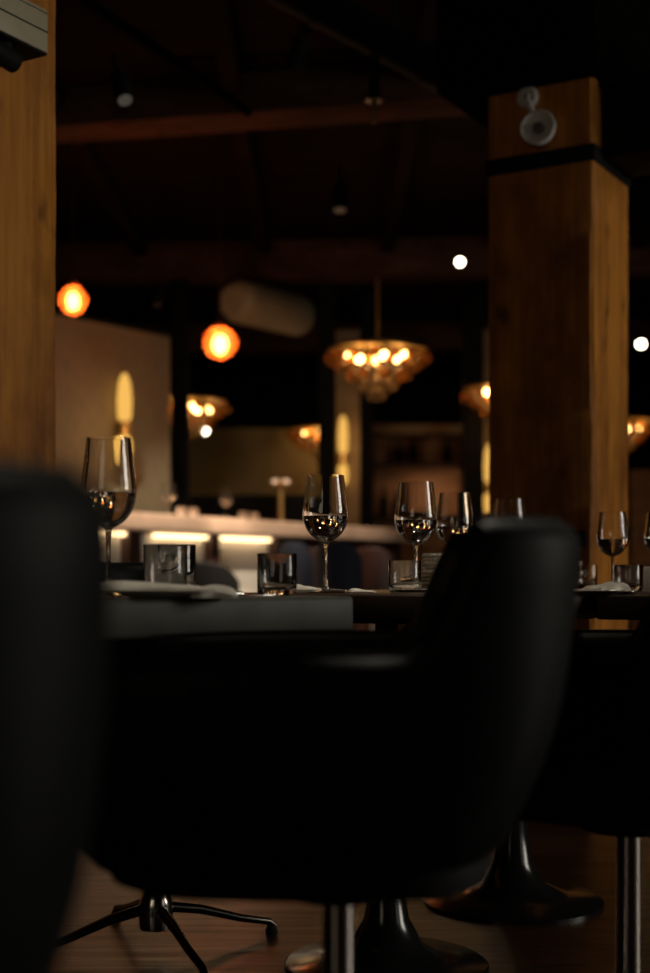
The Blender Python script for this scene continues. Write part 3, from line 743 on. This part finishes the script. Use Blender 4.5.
# ---------------------------------------------------------------- ceiling spotlights, duct, pipes
def spotlight(face):
    r = empty('spotlight')
    MB().lathe([(0, .0), (.045, 0), (.047, .004), (.047, .15), (.040, .16), (0, .16)], 32).build('lamp_can', M['steel'], r)
    MB().lathe([(0, -.003), (.036, -.003), (.036, .0), (0, .0)], 28).build('lens', face, r)
    MB().tube([(0, 0, .155), (.0, .0, .22), (0, 0, .30)], .012, 10).build('mounting_arm', M['steel'], r)
    return r
def spot_at(px, py, Y, face, lab, tilt=(0, 0), sc=1.):
    o = spotlight(face); o.location = at(px, py, Y); o.rotation_euler = (tilt[0], tilt[1], 0); o.scale = (sc,)*3
    return tag(o, lab, 'spotlight', 'ceiling spotlights')
spot_at(125, 100, 4.6, M['spotface'], 'unlit black spotlight with pale lens, high near the left timber column', (radians(-24), radians(-16)), .70)
spot_at(340, 210, 7.0, M['spotface'], 'unlit black spotlight with pale lens, hanging above the large chandelier', (radians(-14), 0), .85)
spot_at(157, 306, 10.0, M['greypl'], 'dim black spotlight above the beige partition panel', (radians(-14), radians(8)), .9)
spot_at(460, 262, 9.0, M['bulbw'], 'bright lit spotlight just left of the timber column', (radians(-62), radians(6)), .72)
spot_at(641, 344, 10.0, M['bulbw'], 'bright lit spotlight right of the timber column', (radians(-50), radians(20)), .85)
spot_at(205, 431, 14.0, M['bulbw'], 'small distant lit spotlight below the chandelier at left', (radians(-60), 0), .9)
spot_at(635, 533, 13.2, M['brass'], 'faint small brass spotlight low at the right behind the tables', (radians(-80), 0), .8)
point('spot_light', at(460, 266, 8.8), 2.0, (1, .75, .5))

def run(name, a, b, r, m, label, cat, n=24):
    a = Vector(a); b = Vector(b)
    o = MB().tube([Vector((0, 0, 0)), (b-a)*.5, b-a], r, n).build(name, m, loc=a); return tag(o, label, cat)
pA = at(255, -30, 4.95); pB = at(470, 90, 6.15)
pi_ = tag(empty('ceiling_pipe', pA), 'thick dark pipe running diagonally under the ceiling above the centre', 'pipe')
MB().tube([Vector((0, 0, 0)), (pB-pA)*.5, pB-pA, (pB-pA)*1.6], .075, 24).build('pipe_run', M['duct'], pi_)
for t in (.25, .75):
    d = (pB-pA)*t; MB().tube([d-(pB-pA)*.02, d+(pB-pA)*.02], .082, 24).build('coupling', M['steel'], pi_)
sp = tag(empty('sprinkler', at(374, 101, 5.6)), 'pale sprinkler head hanging from the dark diagonal pipe', 'sprinkler')
MB().tube([(0, 0, 0), (0, 0, .30)], .022, 12).build('drop_pipe', M['duct'], sp)
MB().lathe([(0, -.002), (.034, -.002), (.038, .003), (.02, .012), (0, .012)], 28).build('escutcheon', M['chrome'], sp)
MB().tube([(0, 0, -.002), (0, 0, -.05), (0, 0, -.09)], [.016, .014, .009], 12).build('nozzle', M['brass'], sp)
run('conduit', at(55, -20, 4.6), at(248, 112, 6.3), .022, M['soot'], 'thin black conduit running diagonally under the ceiling at left', 'conduit')
run('conduit', at(170, 60, 7.1), at(470, 40, 6.9), .012, M['soot'], 'thin black conduit crossing the ceiling from left to right', 'conduit')
for i, pts in enumerate(([(395, 0), (394, 18), (398, 32), (404, 42)], [(445, 0), (441, 20), (438, 45), (437, 65), (441, 76)])):
    P = [at(x, y, 5.9) for x, y in pts]
    o = MB().tube([p-P[0] for p in P], .012, 8).build('hanging_cable', M['duct'], loc=P[0])
    tag(o, ['short loose grey cable hanging beside the diagonal pipe, left one', 'longer loose grey cable hanging beside the diagonal pipe, right one'][i], 'cable', 'loose ceiling cables')
dA = at(232, 300, 10.6); dB = at(302, 317, 11.6)
dc = tag(empty('ventilation_duct', dA), 'pale greige round ventilation duct hanging above the bar, behind the bright pendant', 'duct')
v = dB-dA
MB().tube([v*0, v*.04, v*.08, v*.92, v*.96, v], [.11, .15, .17, .17, .15, .11], 32).build('duct_body', M['greige'], dc)
for t in (.25, .75):
    q = v*t; MB().tube([q+Vector((0, 0, .15)), q+Vector((0, 0, 1.3))], .008, 8).build('hanger', M['steel'], dc)

# recessed downlights over the tables (above the picture), then added fill spots
def downlight(loc, e, label, ang=70, sz=.12, col=(1, .86, .66)):
    r_ = tag(empty('downlight', (loc[0], loc[1], ZC)), label, 'downlight', 'recessed ceiling downlights')
    MB().lathe([(.07, 0), (.095, 0), (.097, -.008), (.075, -.012), (.07, -.004)], 32).build('trim_ring', M['steel'], r_)
    l = bpy.data.lights.new('downlight_beam', 'SPOT'); l.energy = e; l.spot_size = radians(ang); l.spot_blend = .8; l.shadow_soft_size = sz; l.color = col
    o = bpy.data.objects.new('downlight_beam', l); COL.objects.link(o); o.location = (loc[0], loc[1], ZC-.03)
downlight((-.2, 2.6), DL, 'recessed downlight in the ceiling above the slate table', 34)
downlight((.5, 3.1), DL, 'recessed downlight in the ceiling above the dark wooden tables', 40)
def accent(loc, tgt, e, label, ang, col=(1, .90, .74)):  # added spots: rim light for chair backs, brighter bar fascia
    d = (Vector(tgt)-Vector(loc)).normalized()
    r_ = tag(empty('added_spotlight', loc), label, 'spotlight', 'added fill spotlights under the ceiling')
    q = d.to_track_quat('-Z', 'Y').to_matrix().to_4x4()
    MB().lathe([(.036, -.02), (.042, -.02), (.042, .11), (.036, .12), (0, .12), (0, .11), (.036, .10)], 28, q).build('lamp_can', M['steel'], r_)
    MB().tube([(0, 0, .05), (0, 0, ZC-loc[2]-.001)], .01, 8).build('mounting_arm', M['steel'], r_)
    l = bpy.data.lights.new('added_beam', 'SPOT'); l.energy = e; l.spot_size = radians(ang); l.spot_blend = .5; l.shadow_soft_size = .03; l.color = col
    o = bpy.data.objects.new('added_beam', l); COL.objects.link(o); o.location = Vector(loc)+d*.03; o.rotation_euler = d.to_track_quat('-Z', 'Y').to_euler()
accent((.30, 2.75, 3.3), (.30, 1.50, .84), 170, 'added narrow spotlight brightening the back rim of the middle tub chair', 13)
accent((-.25, 1.9, 3.3), (-.27, .62, .84), 85, 'added narrow spotlight brightening the back rim of the nearest tub chair', 13)
accent((-.15, 6.8, 3.36), (-1.1, 7.7, 1.12), 430, 'added spotlight in front of the first ceiling beam, brightening the left of the bar', 52, (1, .80, .58))
accent((.55, 6.8, 3.36), (-.35, 9.2, 1.09), 400, 'added spotlight in front of the first ceiling beam, brightening the middle of the bar', 40, (1, .80, .58))

# ---------------------------------------------------------------- world, camera, view
W = bpy.data.worlds.new('World'); SC.world = W; W.use_nodes = True
W.node_tree.nodes['Background'].inputs[0].default_value = (.9, .75, .6, 1)
W.node_tree.nodes['Background'].inputs[1].default_value = .01
cam = bpy.data.cameras.new('Camera'); co = bpy.data.objects.new('Camera', cam); COL.objects.link(co)
co.location = (0, 0, CH); co.rotation_euler = (radians(90), 0, 0)
cam.sensor_fit = 'VERTICAL'; cam.sensor_height = 36; cam.lens = F/973*36; cam.shift_y = (HY-486.5)/973
cam.clip_start = .05
cam.dof.use_dof = True; cam.dof.focus_distance = 2.68; cam.dof.aperture_fstop = 2.2
SC.camera = co
SC.view_settings.view_transform = 'Standard'; SC.view_settings.look = 'None'
SC.view_settings.exposure = 0.; SC.view_settings.gamma = 1.; SC.view_settings.use_curve_mapping = False
